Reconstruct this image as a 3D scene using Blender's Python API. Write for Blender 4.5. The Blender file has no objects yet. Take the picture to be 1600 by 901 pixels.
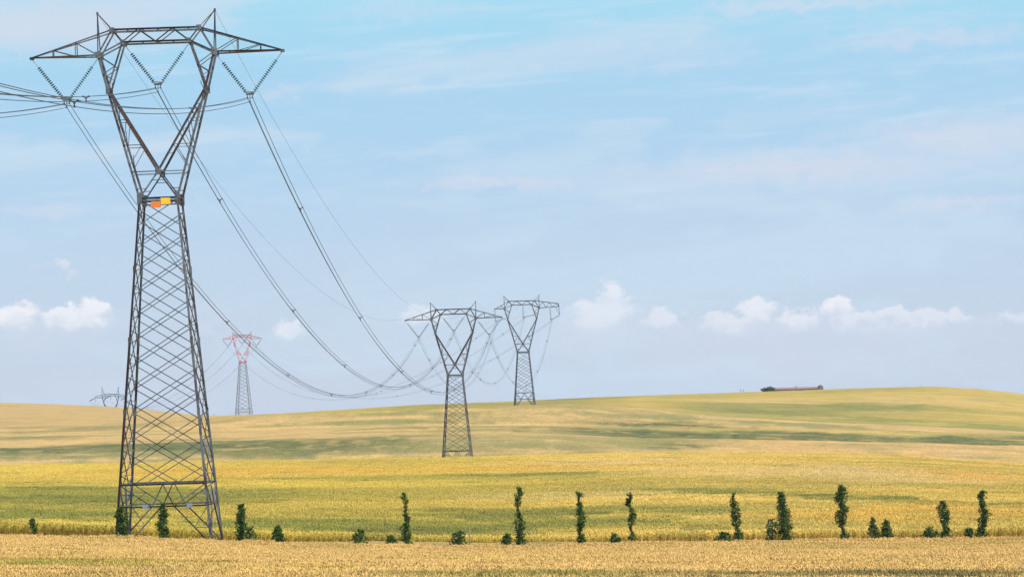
import bpy, math, random
import numpy as np
from mathutils import Vector, Matrix

random.seed(7)
rng = np.random.default_rng(7)
scene = bpy.context.scene
COL = scene.collection
rad = math.radians

# ------------------------------------------------------------------ camera
F = 4537.0                                   # focal length in pixels of a 1600 px wide frame
ROLL = rad(1.77)
PITCH = math.atan((640 - 450.5) / F)
r0 = np.array([1, 0, 0.]); f0 = np.array([0, math.cos(PITCH), math.sin(PITCH)]); u0 = np.array([0, -math.sin(PITCH), math.cos(PITCH)])
RV = math.cos(ROLL) * r0 - math.sin(ROLL) * u0
UV = math.sin(ROLL) * r0 + math.cos(ROLL) * u0
cd = bpy.data.cameras.new('camera')
cam = bpy.data.objects.new('camera', cd); COL.objects.link(cam)
cd.sensor_width = 36; cd.lens = 36 * F / 1600; cd.clip_start = 0.5; cd.clip_end = 20000
cam.matrix_world = Matrix(((RV[0], UV[0], -f0[0], 0), (RV[1], UV[1], -f0[1], 0), (RV[2], UV[2], -f0[2], 0), (0, 0, 0, 1)))
scene.camera = cam

def ray(px, py):
    v = (px - 800) * RV + (450.5 - py) * UV + F * f0
    return v / v[1]
def at(px, py, d):
    "the point at distance d (metres along +Y) seen at a pixel of the photograph"
    return ray(px, py) * d

# ------------------------------------------------------------------ light
SUN_AZ, SUN_EL = rad(128), rad(50)           # from the right, slightly behind the camera
SUN_STR, SKY_STR, EXPO = 4.2, 0.10, 1.05
sd = bpy.data.lights.new('sun', 'SUN'); sun = bpy.data.objects.new('sun', sd); COL.objects.link(sun)
sd.energy = SUN_STR; sd.angle = rad(0.6); sd.color = (1, 0.95, 0.86)
sdir = Vector((math.cos(SUN_EL) * math.sin(SUN_AZ), math.cos(SUN_EL) * math.cos(SUN_AZ), math.sin(SUN_EL)))
sun.rotation_euler = sdir.to_track_quat('Z', 'Y').to_euler()
sun.location = (60, -40, 90)
vs = scene.view_settings
vs.view_transform = 'Standard'; vs.look = 'None'; vs.exposure = EXPO; vs.gamma = 1; vs.use_curve_mapping = False

# ------------------------------------------------------------------ node helper
class NT:
    def __init__(s, tree): s.t = tree; s.t.nodes.clear()
    def n(s, typ, **kw):
        nd = s.t.nodes.new(typ)
        for k, v in kw.items(): setattr(nd, k, v)
        return nd
    def put(s, sock, v):
        if isinstance(v, bpy.types.NodeSocket): s.t.links.new(v, sock)
        elif v is not None: sock.default_value = v
    def math(s, op, a, b=None, c=None, clamp=False):
        nd = s.n('ShaderNodeMath', operation=op, use_clamp=clamp)
        s.put(nd.inputs[0], a); s.put(nd.inputs[1], b); s.put(nd.inputs[2], c)
        return nd.outputs[0]
    def mix(s, f, a, b, blend='MIX'):
        nd = s.n('ShaderNodeMix', data_type='RGBA', blend_type=blend)
        s.put(nd.inputs[0], f); s.put(nd.inputs[6], a); s.put(nd.inputs[7], b)
        return nd.outputs[2]
    def sstep(s, v, lo, hi, a=0., b=1.):
        nd = s.n('ShaderNodeMapRange', interpolation_type='SMOOTHSTEP')
        s.put(nd.inputs[0], v)
        for i, x in enumerate((lo, hi, a, b)): s.put(nd.inputs[i + 1], x)
        return nd.outputs[0]
    def noise(s, vec, scale, detail=3, rough=.55, dist=0.):
        nd = s.n('ShaderNodeTexNoise'); s.put(nd.inputs['Vector'], vec)
        nd.inputs['Scale'].default_value = scale; nd.inputs['Detail'].default_value = detail
        nd.inputs['Roughness'].default_value = rough; nd.inputs['Distortion'].default_value = dist
        return nd
    def comb(s, x, y, z=0.):
        nd = s.n('ShaderNodeCombineXYZ'); s.put(nd.inputs[0], x); s.put(nd.inputs[1], y); s.put(nd.inputs[2], z)
        return nd.outputs[0]
    def ramp(s, f, stops, interp='LINEAR'):
        nd = s.n('ShaderNodeValToRGB'); s.put(nd.inputs[0], f); cr = nd.color_ramp; cr.interpolation = interp
        while len(cr.elements) < len(stops): cr.elements.new(0.5)
        for e, (p, c) in zip(cr.elements, stops): e.position = p; e.color = (*c, 1)
        return nd.outputs[0]

def lin(r, g, b):
    return tuple((c / 255 / 12.92 if c / 255 <= .04045 else ((c / 255 + .055) / 1.055) ** 2.4) for c in (r, g, b))

# ------------------------------------------------------------------ sky
world = bpy.data.worlds.new('World'); scene.world = world; world.use_nodes = True
w = NT(world.node_tree)
sky = w.n('ShaderNodeTexSky', sky_type='NISHITA', sun_disc=False, sun_elevation=SUN_EL, sun_rotation=SUN_AZ,
          air_density=1.0, dust_density=0.6, ozone_density=2.0, altitude=300)
tc = w.n('ShaderNodeTexCoord'); sep = w.n('ShaderNodeSeparateXYZ'); w.put(sep.inputs[0], tc.outputs['Generated'])
AZ = w.math('MULTIPLY', w.math('ARCTAN2', sep.outputs[0], sep.outputs[1]), 57.2958)
EL = w.math('MULTIPLY', w.math('ARCSINE', sep.outputs[2]), 57.2958)
K = 1.0 / (SKY_STR * 2 ** EXPO)              # a display-referred colour in the background's own units
def dsp(r, g, b): return tuple(c * K for c in lin(r, g, b))
# thin high veil over the blue: pale lavender low down, clearer blue higher up
veil = w.ramp(w.math('DIVIDE', w.math('ADD', EL, 1.0), 12.0),
              [(0.0, dsp(196, 207, 225)), (.16, dsp(194, 208, 228)), (.33, dsp(188, 209, 232)), (.50, dsp(174, 208, 236)),
               (.64, dsp(166, 210, 238)), (.74, dsp(164, 217, 240)), (.80, dsp(176, 222, 242)), (1.0, dsp(150, 205, 240))])
base = w.mix(w.sstep(EL, 10, 40, .95, .25), sky.outputs[0], veil)
# stretched streaks of cirrus
warp = w.noise(w.comb(w.math('MULTIPLY', AZ, .22), w.math('MULTIPLY', EL, .5), 3.1), 1.0, 3)
wz = w.math('MULTIPLY', w.math('SUBTRACT', warp.outputs[0], .5), 2.4)
sl = w.math('ADD', EL, w.math('MULTIPLY', AZ, -.05))
cir = w.noise(w.comb(w.math('ADD', w.math('MULTIPLY', AZ, .10), wz), w.math('ADD', w.math('MULTIPLY', sl, .62), w.math('MULTIPLY', wz, .5)), 7.7), 1.25, 6, .55)
cm = w.sstep(cir.outputs[0], .42, .68, 0, .85)
fine = w.noise(w.comb(w.math('MULTIPLY', AZ, .25), w.math('MULTIPLY', sl, 2.6), 1.7), 1.3, 6, .6, .4)
cm2 = w.math('MULTIPLY', w.sstep(fine.outputs[0],   .48, .76, 0, .5), w.sstep(EL, 2.5, 5.5))
c1 = w.mix(cm, base, (*dsp(200, 221, 239), 1))
c1 = w.mix(cm2, c1, (*dsp(210, 229, 244), 1))

def sky_pos(px, py):
    v = ray(px, py); v = v / np.linalg.norm(v)
    return math.degrees(math.atan2(v[0], v[1])), math.degrees(math.asin(v[2]))
wn = w.noise(w.comb(AZ, w.math('MULTIPLY', EL, 1.15), 0.3), 2.5, 7, .6)
wsep = w.n('ShaderNodeSeparateXYZ'); w.put(wsep.inputs[0], wn.outputs['Color'])
AZW = w.math('ADD', AZ, w.math('MULTIPLY', w.math('SUBTRACT', wsep.outputs[0], .5), 1.0))
ELW = w.math('ADD', EL, w.math('MULTIPLY', w.math('SUBTRACT', wsep.outputs[1], .5), .85))
AZS = w.math('ADD', AZ, w.math('MULTIPLY', w.math('SUBTRACT', wsep.outputs[0], .5), 3.0))
def blob(px, py, rx, ry, s, soft=False):
    a, e = sky_pos(px, py)
    x = w.math('DIVIDE', w.math('SUBTRACT', AZS if soft else AZW, a), rx / 79.2)
    y = w.math('DIVIDE', w.math('SUBTRACT', ELW, e), ry / 79.2)
    d = w.math('SQRT', w.math('ADD', w.math('MULTIPLY', x, x), w.math('MULTIPLY', y, y)))
    m = w.sstep(d, 1.0 if soft else 1.15, 0.0 if soft else w.sstep(y, -.6, .6, .0, .7), 0, s)
    if not soft:                             # cumulus: crisp top, its base dissolving in the mist
        m = w.math('MULTIPLY', m, w.sstep(y, -1.0, .5, .12, 1.))
    return m
def clouds(lst, soft):
    acc = None
    for b in lst:
        m = blob(*b, soft)
        acc = m if acc is None else w.math('MAXIMUM', acc, m)
    return acc
SOFT = [(70, 40, 380, 70, .75), (60, 515, 220, 60, .5), (75, 328, 110, 14, .45), (290, 330, 60, 16, .35), (98, 418, 40, 26, .5), (335, 500, 40, 60, .4), (150, 600, 160, 30, .3),
        (930, 515, 130, 60, .7), (1060, 520, 160, 45, .65), (1200, 515, 170, 50, .75), (1340, 510, 160, 45, .75), (1460, 503, 170, 34, .7), (1250, 555, 420, 60, .5), (1160, 530, 330, 46, .5), (1400, 528, 260, 40, .45),
        (1250, 262, 420, 42, .85), (1500, 215, 240, 50, .7), (1500, 318, 160, 16, .75), (780, 285, 220, 14, .7), (1000, 90, 260, 40, .4), (1440, 60, 240, 22, .55), (440, 140, 60, 22, .5),
        (640, 20, 200, 22, .35), (1250, 8, 260, 18, .6), (560, 560, 140, 50, .25)]
CUM = [(22, 498, 46, 26, .95), (96, 497, 34, 24, .85), (146, 492, 34, 25, .95), (122, 505, 30, 20, .7), (450, 513, 30, 18, .6), (660, 500, 42, 24, .5),
       (958, 466, 28, 34, .7), (938, 498, 56, 32, .55), (986, 470, 12, 10, .4), (1035, 500, 34, 20, .5), (1180, 490, 30, 24, .75), (1140, 508, 48, 22, .55), (1252, 502, 36, 22, .65),
       (1306, 484, 28, 22, .9), (1335, 503, 40, 22, .5), (1400, 497, 46, 18, .55), (1470, 498, 56, 15, .5), (1590, 500, 36, 15, .4), (100, 418, 26, 16, .35)]
c2 = w.mix(clouds(SOFT, True), c1, (*dsp(211, 220, 237), 1))
c3 = w.mix(clouds(CUM, False), c2, (*dsp(242, 243, 249), 1))
bg = w.n('ShaderNodeBackground'); w.put(bg.inputs[0], c3); bg.inputs[1].default_value = SKY_STR
wo = w.n('ShaderNodeOutputWorld'); w.put(wo.inputs[0], bg.outputs[0])

# ------------------------------------------------------------------ object helpers
def tag(o, label=None, cat=None, group=None, kind=None):
    for k, v in (('label', label), ('category', cat), ('group', group), ('kind', kind)):
        if v: o[k] = v
    return o
def empty(name, loc, rz=0.):
    o = bpy.data.objects.new(name, None); COL.objects.link(o)
    o.location = loc; o.rotation_euler = (0, 0, rz); o.empty_display_size = .5
    return o
TK = [1.]
class MB:
    "collects bars, plates, tubes and leaves; build() links them as one mesh object"
    def __init__(s): s.v = []; s.f = []; s.m = []
    def add(s, vs, fs, mi=0):
        k = len(s.v); s.v += [tuple(map(float, p)) for p in vs]; s.f += [tuple(i + k for i in f) for f in fs]; s.m += [mi] * len(fs)
    def frame(s, a, b, ref=None):
        a, b = Vector(a), Vector(b); d = (b - a).normalized()
        r = Vector(ref) if ref is not None else (Vector((0, 0, 1)) if abs(d.z) < .9 else Vector((0, 1, 0)))
        x = d.cross(r)
        if x.length < 1e-4: x = d.cross(Vector((1, 0.3, 0.1)))
        x.normalize(); return a, b, x, x.cross(d).normalized()
    def angle(s, a, b, wd, ref=None, mi=0):
        "an L-section steel bar"
        a, b, x, y = s.frame(a, b, ref); wd = wd * TK[0]; t = max(wd * .16, .012); h = wd / 2
        sec = [(-h, -h), (h, -h), (h, -h + t), (-h + t, -h + t), (-h + t, h), (-h, h)]
        vs = [p + x * i + y * j for p in (a, b) for i, j in sec]
        s.add(vs, [(i, (i + 1) % 6, 6 + (i + 1) % 6, 6 + i) for i in range(6)] + [(5, 4, 3, 2, 1, 0), (6, 7, 8, 9, 10, 11)], mi)
    def box(s, c, sx, sy, sz, mi=0):
        x, y, z = c
        vs = [(x + i * sx / 2, y + j * sy / 2, z + k * sz / 2) for i in (-1, 1) for j in (-1, 1) for k in (-1, 1)]
        s.add(vs, [(0, 1, 3, 2), (4, 6, 7, 5), (0, 4, 5, 1), (2, 3, 7, 6), (0, 2, 6, 4), (1, 5, 7, 3)], mi)
    def tube(s, pts, r, n=6, mi=0):
        pts = [Vector(p) for p in pts]; rs = r if isinstance(r, (list, tuple)) else [r] * len(pts); vs = []; fs = []
        for i, p in enumerate(pts):
            d = (pts[min(i + 1, len(pts) - 1)] - pts[max(i - 1, 0)]).normalized()
            ref = Vector((0, 0, 1)) if abs(d.z) < .95 else Vector((0, 1, 0))
            x = d.cross(ref).normalized(); y = x.cross(d)
            vs += [p + (x * math.cos(2 * math.pi * k / n) + y * math.sin(2 * math.pi * k / n)) * rs[i] for k in range(n)]
        for i in range(len(pts) - 1):
            fs += [(i * n + k, i * n + (k + 1) % n, (i + 1) * n + (k + 1) % n, (i + 1) * n + k) for k in range(n)]
        fs += [tuple(range(n))[::-1], tuple((len(pts) - 1) * n + k for k in range(n))]
        s.add(vs, fs, mi)
    def disc(s, c, ax, r, n=10, mi=0):
        "one cap-and-pin insulator shell"
        c = Vector(c); _, _, x, y = s.frame(c, c + Vector(ax)); ax = Vector(ax).normalized(); vs = []
        prof = [(.028, .055), (.07, .04), (r, -.005), (r * .96, -.03), (.03, -.012)]
        for rr, h in prof:
            vs += [c + ax * h + (x * math.cos(2 * math.pi * k / n) + y * math.sin(2 * math.pi * k / n)) * rr for k in range(n)]
        fs = [(i * n + k, i * n + (k + 1) % n, (i + 1) * n + (k + 1) % n, (i + 1) * n + k) for i in range(len(prof) - 1) for k in range(n)]
        fs += [tuple(range(n))[::-1], tuple((len(prof) - 1) * n + k for k in range(n))]
        s.add(vs, fs, mi)
    def torus(s, c, R, r, n=16, m=6, mi=0):
        c = Vector(c); vs = []; fs = []
        for i in range(n):
            a = 2 * math.pi * i / n
            for j in range(m):
                b = 2 * math.pi * j / m; q = R + r * math.cos(b)
                vs.append(c + Vector((q * math.cos(a), q * math.sin(a), r * math.sin(b))))
        for i in range(n):
            for j in range(m): fs.append((i * m + j, ((i + 1) % n) * m + j, ((i + 1) % n) * m + (j + 1) % m, i * m + (j + 1) % m))
        s.add(vs, fs, mi)
    def build(s, name, mats, parent=None, smooth=False):
        me = bpy.data.meshes.new(name); me.from_pydata(s.v, [], s.f)
        for m in (mats if isinstance(mats, (list, tuple)) else [mats]): me.materials.append(m)
        if any(s.m): me.polygons.foreach_set('material_index', s.m)
        if smooth: me.polygons.foreach_set('use_smooth', [True] * len(s.f))
        me.update(); o = bpy.data.objects.new(name, me); COL.objects.link(o); o.parent = parent
        return o

def material(name):
    m = bpy.data.materials.new(name); m.use_nodes = True; t = NT(m.node_tree)
    out = t.n('ShaderNodeOutputMaterial'); p = t.n('ShaderNodeBsdfPrincipled'); t.put(out.inputs[0], p.outputs[0])
    return m, t, p, out
def plain(name, col, rough=.6, metal=0., var=.25, scale=3., col2=None):
    m, t, p, _ = material(name); tc = t.n('ShaderNodeTexCoord')
    n = t.noise(tc.outputs['Object'], scale, 4)
    c2 = col2 or tuple(c * (1 - var) for c in col)
    t.put(p.inputs['Base Color'], t.mix(t.sstep(n.outputs[0], .38, .62), (*col, 1), (*c2, 1)))
    p.inputs['Roughness'].default_value = rough; p.inputs['Metallic'].default_value = metal
    return m

# ------------------------------------------------------------------ terrain
def pchip(x, y, q):
    "monotone cubic through (x, y) along the last axis of y, read at q"
    x = np.asarray(x, float); y = np.asarray(y, float); h = np.diff(x); dl = np.diff(y, axis=-1) / h
    m = np.zeros_like(y)
    w1 = 2 * h[1:] + h[:-1]; w2 = h[1:] + 2 * h[:-1]
    same = dl[..., 1:] * dl[..., :-1] > 0
    with np.errstate(divide='ignore', invalid='ignore'):
        hm = (w1 + w2) / (w1 / dl[..., :-1] + w2 / dl[..., 1:])
    m[..., 1:-1] = np.where(same, hm, 0); m[..., 0] = dl[..., 0]; m[..., -1] = dl[..., -1]
    q = np.clip(q, x[0], x[-1]); i = np.clip(np.searchsorted(x, q, side='right') - 1, 0, len(x) - 2)
    s = (q - x[i]) / h[i]; s2 = s * s; s3 = s2 * s
    return (2 * s3 - 3 * s2 + 1) * y[..., i] + (s3 - 2 * s2 + s) * h[i] * m[..., i] + (3 * s2 - 2 * s3) * y[..., i + 1] + (s3 - s2) * h[i] * m[..., i + 1]

def curve(pts, off=0.):
    "elevation tangent over azimuth tangent of a crest line"
    r = np.array([ray(px, py + off) for px, py in pts]); t, e = r[:, 0], r[:, 2]
    return lambda tt: pchip(t, e, np.clip(tt, t[0], t[-1]))
FG = [(-40, 831), (0, 832), (200, 836.5), (400, 843), (600, 848), (800, 850.5), (900, 848.5), (1000, 845), (1200, 842), (1400, 839.5), (1600, 836), (1640, 835)]
F2 = [(-40, 725.5), (0, 724.5), (200, 721.5), (400, 718), (613, 714), (725, 711.5), (820, 709), (1050, 705), (1220, 705.2), (1400, 709.4), (1500, 716), (1600, 722.6), (1640, 726)]
CA = [(-40, 704), (0, 703), (400, 690), (600, 681), (800, 676.6), (1010, 684), (1220, 687), (1390, 691), (1600, 696), (1640, 697)]
CB = [(-40, 688), (0, 687), (400, 676), (600, 668), (800, 664.5), (984, 668), (1220, 670), (1442, 674), (1600, 678), (1640, 679)]
CC = [(-40, 672), (0, 670), (200, 663), (300, 656), (400, 648.6), (557, 642), (675, 637), (820, 632.5), (852, 632), (984, 636.7), (1115, 647.7), (1285, 659.5), (1416, 665), (1600, 674), (1640, 676)]
CR = [(-40, 628.5), (0, 629), (105, 632), (197, 637), (262, 643), (304, 647.5), (354, 649), (420, 646.5), (540, 639.5), (662, 632), (820, 626), (837, 625), (1010, 617.5), (1180, 612), (1290, 608), (1364, 605.8), (1442, 603.8), (1520, 607), (1600, 615.5), (1640, 620)]
def blend(pts): return lambda t: np.interp(t, [ray(x, 650)[0] for x, _ in pts], [v for _, v in pts])
px1 = 1 / F
KD = np.array([-40, 0, 45, 95, 150, 200, 207, 222, 234, 300, 420, 500, 540, 572, 592, 640, 662, 690, 710, 742, 780, 880, 1050, 1250, 1345, 1430, 1600, 2300, 4200.])
def knots(t):
    e = lambda c: curve(c)(t)
    fg, f2, ca, cb, cc, cr = map(e, (FG, F2, CA, CB, CC, CR))
    bot = curve([(-40, 905), (800, 905), (1640, 905)])(t); mid = curve([(-40, 858), (800, 869), (1640, 860)])(t)
    st = blend([(0, -4), (420, -3), (600, 3), (860, 3), (1050, -2), (1600, -3)])(t)
    z = [-2.3 + 0 * t, -2.6 + 0 * t, bot * 45 * .5 - 3.2, bot * 95 - .8, mid * 150 - .9, fg * 200 - 1.02, (fg - 3 * px1) * 207 - .35, (fg + st * px1) * 222 - .25, (fg + 10 * px1) * 234 - .9]
    za, zb = z[-1], f2 * 540 - 1.25
    z += [za + (zb - za) * .12, za + (zb - za) * .52, za + (zb - za) * .9, zb, (f2 - 18 * px1) * 572, (f2 - 24 * px1) * 592]
    da = blend([(0, 6), (500, 4), (900, -3), (1600, -4)])(t) * px1
    db = blend([(0, 6), (500, 3), (850, -2), (1600, -3)])(t) * px1
    dc = blend([(0, 4), (250, 2), (420, -10), (1600, -10)])(t) * px1
    z += [ca * 640, (ca + da) * 662, cb * 690, (cb + db) * 710, cc * 742, (cc + dc) * 780]
    vis = blend([(0, .35), (300, .3), (450, .05), (1600, .15)])(t)
    z += [(cc + (cr - cc) * vis - blend([(0, 0), (400, 3), (1600, 2)])(t) * px1) * 880, (cc + (cr - cc) * .62) * 1050, cr * 1250, (cr - 7 * px1) * 1345]
    low = blend([(0, 45), (240, 35), (350, 3), (1600, 14)])(t); low2 = blend([(0, 92), (240, 80), (360, 20), (1600, 25)])(t)
    z += [(cr - low * px1) * 1430, (cr - low2 * px1) * 1600, -60 + 0 * t, -110 + 0 * t]
    return np.stack(z, -1)
C0 = 40.0
def ground(X, Y):
    X = np.atleast_1d(np.asarray(X, float)); Y = np.atleast_1d(np.asarray(Y, float))
    t = X / np.maximum(Y + 0, 1e-3); t = np.where(Y < 60, X / (60 + 0 * Y), t); t = np.clip(t, -.6, .6)
    zk = knots(t)
    return np.array([pchip(KD, zk[i], np.array([Y[i]]))[0] for i in range(len(X))])
def gz(X, Y): return float(ground(X, Y)[0])
def hit(px, py):
    "where the line of sight through a pixel first meets the crop"
    r = ray(px, py); ds = np.concatenate([np.arange(70, 560, 2.), np.arange(560, 1300, 4.)])
    zk = knots(np.array([r[0]]))[0]; z = pchip(KD, zk, ds); z = z + np.where(ds < 205, .75, np.where((ds > 232) & (ds < 545), .9, 0))
    k = np.nonzero(z >= r[2] * ds)[0]
    d = ds[k[0]] if len(k) else 1250.
    return r[0] * d, d

# value noise in numpy, for the patchiness of the crop
LAT = rng.random((64, 64))
def vnoise(x, y):
    xi, yi = np.floor(x).astype(int), np.floor(y).astype(int); fx, fy = x - xi, y - yi
    fx = fx * fx * (3 - 2 * fx); fy = fy * fy * (3 - 2 * fy); g = lambda i, j: LAT[(xi + i) % 64, (yi + j) % 64]
    return (g(0, 0) * (1 - fx) + g(1, 0) * fx) * (1 - fy) + (g(0, 1) * (1 - fx) + g(1, 1) * fx) * fy
def fbm(x, y, o=4):
    s = 0; a = .5
    for k in range(o): s = s + a * vnoise(x * 2 ** k + 7.3 * k, y * 2 ** k + 3.1 * k); a *= .5
    return s / (1 - .5 ** o)

# crop colours (albedo)
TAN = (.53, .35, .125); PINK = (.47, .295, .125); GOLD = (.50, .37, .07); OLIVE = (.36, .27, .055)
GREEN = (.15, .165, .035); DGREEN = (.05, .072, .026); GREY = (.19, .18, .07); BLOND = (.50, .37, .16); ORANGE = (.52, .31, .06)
# patches of riper or greener crop, with shading painted into the barley's dark bands too: pixel centre, half sizes, colour, strength - laid on the ground where that line of sight lands
PATCH = [
 (150, 775, 330, 16, GREEN, .65), (80, 805, 200, 12, GREEN, .8), (560, 795, 330, 12, OLIVE, .7), (800, 806, 260, 13, GREEN, .65), (700, 826, 420, 10, GREEN, .65),
 (60, 758, 160, 6, OLIVE, .7), (330, 738, 300, 8, ORANGE, .5), (60, 735, 160, 8, GOLD, .8), (760, 732, 300, 6, ORANGE, .45), (560, 722, 160, 4, OLIVE, .5), (720, 744, 60, 3, GREEN, .6),
 (600, 756, 380, 5, GOLD, .6), (880, 775, 200, 7, BLOND, .4), (1060, 766, 100, 3, GREEN, .6), (1160, 770, 100, 3.5, GREEN, .8), (1260, 774.5, 100, 4, GREEN, .9), (1360, 780, 95, 4.5, GREEN, .9), (1450, 785, 90, 4, GREEN, .8), (1540, 788.5, 80, 3, GREEN, .6), (100, 790, 260, 22, GREEN, .4), (150, 782, 200, 8, DGREEN, .15), (700, 833, 240, 7, DGREEN, .55), (560, 810, 250, 14, GREEN, .35), (800, 803, 170, 11, DGREEN, .25), (860, 826, 260, 8, GREEN, .6), (1040, 800, 120, 9, GREEN, .5), (90, 763, 100, 2.5, GREEN, .7), (1110, 800, 90, 7, GREEN, .5),
 (1010, 806, 70, 7, OLIVE, .6), (1400, 742, 260, 12, BLOND, .7), (1150, 735, 200, 10, BLOND, .5), (1530, 745, 120, 8, ORANGE, .6), (1330, 808, 160, 14, ORANGE, .6), (1520, 800, 120, 16, ORANGE, .5), (960, 720, 200, 6, BLOND, .5),
 (20, 818, 160, 8, GOLD, .7), (420, 822, 120, 10, GREEN, .6), (1000, 826, 200, 7, OLIVE, .6), (1100, 829, 70, 6, GREEN, .6), (350, 800, 120, 12, OLIVE, .4), (1560, 766, 90, 5, OLIVE, .4), (970, 752, 120, 4, OLIVE, .6), (850, 741, 90, 3, GREEN, .6),
 # field between the second and third crest
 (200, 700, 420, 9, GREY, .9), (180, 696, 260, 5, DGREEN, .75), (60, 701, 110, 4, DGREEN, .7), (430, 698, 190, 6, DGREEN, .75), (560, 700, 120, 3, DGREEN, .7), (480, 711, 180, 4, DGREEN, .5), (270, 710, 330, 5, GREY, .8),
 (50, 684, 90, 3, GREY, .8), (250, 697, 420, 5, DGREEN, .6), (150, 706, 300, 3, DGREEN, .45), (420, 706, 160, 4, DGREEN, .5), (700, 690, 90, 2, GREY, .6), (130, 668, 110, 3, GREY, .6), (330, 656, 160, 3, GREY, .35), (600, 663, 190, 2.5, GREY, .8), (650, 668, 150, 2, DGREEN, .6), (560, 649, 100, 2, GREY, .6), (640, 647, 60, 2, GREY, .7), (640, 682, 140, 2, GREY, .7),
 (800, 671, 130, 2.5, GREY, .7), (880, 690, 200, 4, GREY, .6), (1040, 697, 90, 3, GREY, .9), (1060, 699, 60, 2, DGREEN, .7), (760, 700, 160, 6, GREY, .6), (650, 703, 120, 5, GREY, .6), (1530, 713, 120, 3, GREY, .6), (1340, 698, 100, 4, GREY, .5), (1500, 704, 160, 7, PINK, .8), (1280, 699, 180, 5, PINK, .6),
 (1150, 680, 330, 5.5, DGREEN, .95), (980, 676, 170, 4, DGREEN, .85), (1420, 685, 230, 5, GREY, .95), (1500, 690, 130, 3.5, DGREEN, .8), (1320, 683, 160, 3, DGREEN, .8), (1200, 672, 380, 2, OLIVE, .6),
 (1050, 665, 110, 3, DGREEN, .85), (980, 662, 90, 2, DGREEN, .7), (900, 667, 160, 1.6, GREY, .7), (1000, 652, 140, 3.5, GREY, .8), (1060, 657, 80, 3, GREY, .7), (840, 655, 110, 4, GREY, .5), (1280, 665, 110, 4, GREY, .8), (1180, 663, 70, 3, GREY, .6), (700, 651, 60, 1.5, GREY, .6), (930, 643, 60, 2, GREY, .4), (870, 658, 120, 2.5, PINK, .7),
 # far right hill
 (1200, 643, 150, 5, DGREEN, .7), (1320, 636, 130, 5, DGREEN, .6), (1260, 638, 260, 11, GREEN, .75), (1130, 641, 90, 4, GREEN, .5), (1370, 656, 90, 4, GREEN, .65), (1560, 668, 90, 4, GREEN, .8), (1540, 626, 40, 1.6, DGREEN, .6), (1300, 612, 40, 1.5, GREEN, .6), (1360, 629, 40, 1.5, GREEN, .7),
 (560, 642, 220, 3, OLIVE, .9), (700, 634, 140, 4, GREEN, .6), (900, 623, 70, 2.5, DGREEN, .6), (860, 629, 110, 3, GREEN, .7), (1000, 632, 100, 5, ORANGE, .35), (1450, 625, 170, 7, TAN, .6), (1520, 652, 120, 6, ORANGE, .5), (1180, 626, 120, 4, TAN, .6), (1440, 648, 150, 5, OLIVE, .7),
 # foreground
 (150, 882, 190, 5, OLIVE, .9), (120, 886, 130, 3, GREEN, .6), (440, 892, 140, 3, OLIVE, .6), (1250, 858, 150, 3, OLIVE, .25), (1480, 853, 90, 4, OLIVE, .45), (1580, 850, 60, 3, OLIVE, .5), (800, 872, 240, 3, OLIVE, .25), (1340, 880, 150, 4, OLIVE, .35), (1350, 903, 450, 8, DGREEN, .75), (850, 904, 220, 7, GREEN, .7), (600, 901, 140, 5, GREEN, .4)]
PW = []
for (px, py, rx, ry, c, s) in PATCH:
    x, d = hit(px, py); d1 = hit(px, py + ry)[1]; d2 = hit(px, py - ry)[1]
    q1, q2 = abs(d1 - d), abs(d2 - d)
    rd = (q1 + q2) / 2 if max(q1, q2) < 3 * min(q1, q2) + 6 else min(q1, q2) * 1.3   # a crest in between: stay on this side of it
    PW.append((x, d, max(rx * d / F, 1.), max(rd, 4.), c, s))
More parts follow.
